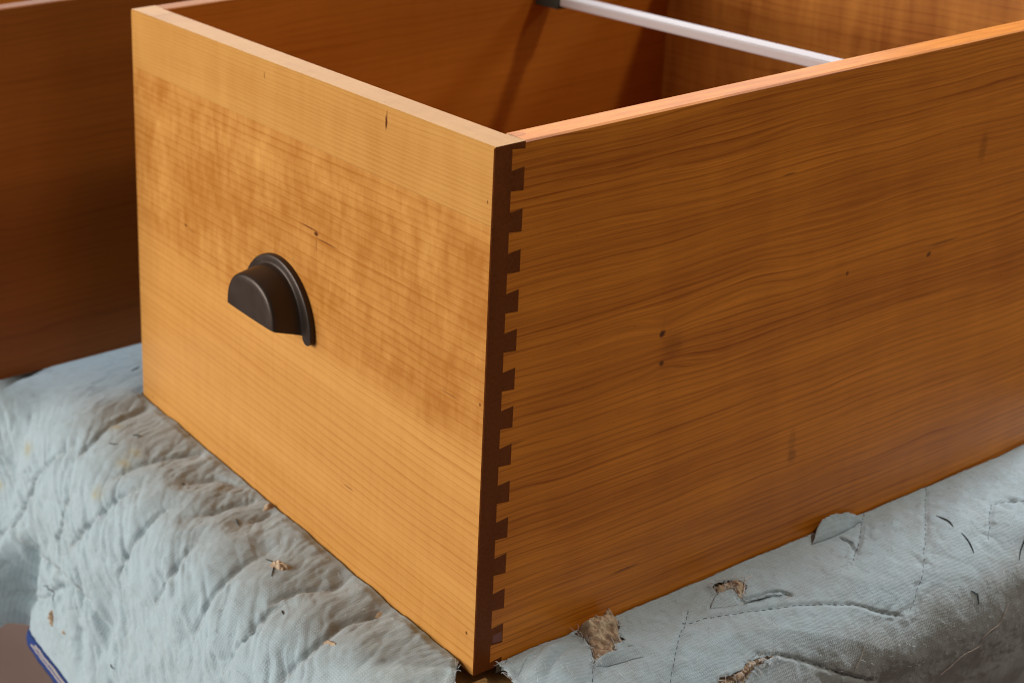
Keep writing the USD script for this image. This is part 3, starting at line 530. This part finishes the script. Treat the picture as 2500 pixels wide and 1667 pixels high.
# blue bound edge with two cream stripes
def strip(v0, v1, u0, u1, lift, name, mat, parent, wob=0.0):
    us = np.linspace(u0, u1, 260); ts = np.linspace(0, 1, 7); uu, tt = np.meshgrid(us, ts)
    edge = 0.001 * nz(uu, uu * 0, 25, 1, 81) + 0.034 * smoothstep(-0.004, -0.02, uu)
    vv = v0 + (v1 - v0) * tt; vv = vv + np.where(vv < -0.2, (vv + 0.2) / 0.0385 * edge, 0) + wob * nz(uu, uu * 0, 45, 1, 83)
    top = surf(uu, vv) + base_normal(uu, vv) * (lift * np.sin(np.pi * (0.12 + 0.76 * tt)))[..., None]
    bot = top - base_normal(uu, vv) * (lift + 0.006)
    n, m = uu.shape; k = np.arange(n * m).reshape(n, m); N = n * m
    a, b, c, d = k[:-1, :-1].ravel(), k[:-1, 1:].ravel(), k[1:, 1:].ravel(), k[1:, :-1].ravel()
    f = np.concatenate([np.stack([a, b, c], -1), np.stack([a, c, d], -1), np.stack([a, c, b], -1) + N, np.stack([a, d, c], -1) + N])
    rim = np.concatenate([k[0], k[1:, -1], k[-1, ::-1][1:], k[::-1, 0][1:]]); r1, q2 = rim[:-1], rim[1:]
    f = np.concatenate([f, np.stack([r1, r1 + N, q2 + N], -1), np.stack([r1, q2 + N, q2], -1)])
    return part(name, (np.concatenate([top.reshape(-1, 3), bot.reshape(-1, 3)]), f), mat, parent, smooth=True)
bind = strip(-0.2435, -0.2315, 0.0050, 0.42, 0.0022, 'edge_binding', MAT['blue'], bl)
strip(-0.2368, -0.2358, 0.030, 0.42, 0.0030, 'stripe', MAT['cream'], bind, 0.001); strip(-0.2340, -0.2331, 0.036, 0.42, 0.0030, 'stripe', MAT['cream'], bind, 0.001)

# stitching, stray threads, lint
def dashes(seams, on, gap, r, lift, jit):
    out = []
    for s in seams:
        n = int(round(on / 0.0008)); st = int(round((on + gap) / 0.0008))
        for i in range(0, len(s) - n, st):
            q = s[i:i + n + 1] + rng.normal(0, jit, 2)
            if any(sdf(t, q[:1, :1], q[:1, 1:])[0, 0] < 0.001 for t in (TEAR1, TEAR2, TEAR3)): continue
            if q[0, 0] < W + 0.001 and q[0, 1] > -0.001: continue
            out.append(tube(surf(q[:, 0], q[:, 1], lift), r, 4))
    return join(out)
tag(part('seam_stitching', dashes(SR, 0.0026, 0.0024, 0.00024, 0.0002, 0.0002), MAT['stitch'], bl), 'dark dotted stitching along the quilted seams', kind='stuff')
tag(part('seam_stitching', dashes(SF, 0.0022, 0.0026, 0.00016, 0.0001, 0.0001), MAT['lint'], bl), kind='stuff')
for k, s in enumerate(CLOTH['dark_threads']):
    q = resample(s, 0.0008); n = len(q); t = np.linspace(0, 1, n)
    r = (0.00042 if k in (0, 1, 2) else 0.0004) * np.sin(np.pi * (0.08 + 0.84 * t)) ** 0.7
    if q[0, 0] < 0.386 and q[0, 1] > 0.2: continue
    part('frayed_thread', tube(surf(q[:, 0], q[:, 1], 0.0002 + 0.0003 * np.sin(np.pi * t)), r, 5), MAT['dark_thread'], bl, smooth=True)
for s in CLOTH['light_threads']:
    q = resample(s, 0.0008); part('loose_thread', tube(surf(q[:, 0], q[:, 1], 0.0006), 0.00028, 5), MAT['light_thread'], bl, smooth=True)
fib = []
for k in range(2600):
    if k % 3: u, v = rng.uniform(0.388, 0.50), rng.uniform(0.0, 0.5)
    else: u, v = rng.uniform(-0.07, 0.40), rng.uniform(-0.22, -0.004)
    a = rng.uniform(0, 6.28); ln = rng.uniform(0.001, 0.0045); t = np.linspace(0, 1, 5); bend = rng.normal(0, 0.9)
    pu, pv = u + np.cumsum(np.cos(a + bend * t)) * ln / 5, v + np.cumsum(np.sin(a + bend * t)) * ln / 5
    fib.append((pu, pv, rng.uniform(0.0004, 0.0018) * np.sin(np.pi * t * 0.8)))
FU, FV, FL = (np.array([f[i] for f in fib]) for i in range(3))
keep = (FU.min(1) > W + 0.001) | (FV.max(1) < -0.001) | (FU.max(1) < -0.001)
for t in (TEAR1, TEAR2, TEAR3, GAP): keep &= sdf(t, FU, FV).min(1) > 0
FU, FV, FL = FU[keep], FV[keep], FL[keep]; FP = base(FU, FV) + base_normal(FU, FV) * (height(FU, FV)[0] + FL)[..., None]
tag(part('lint_fibres', join([tube(p, 0.00007, 3) for p in FP]), MAT['lint'], bl), kind='stuff')
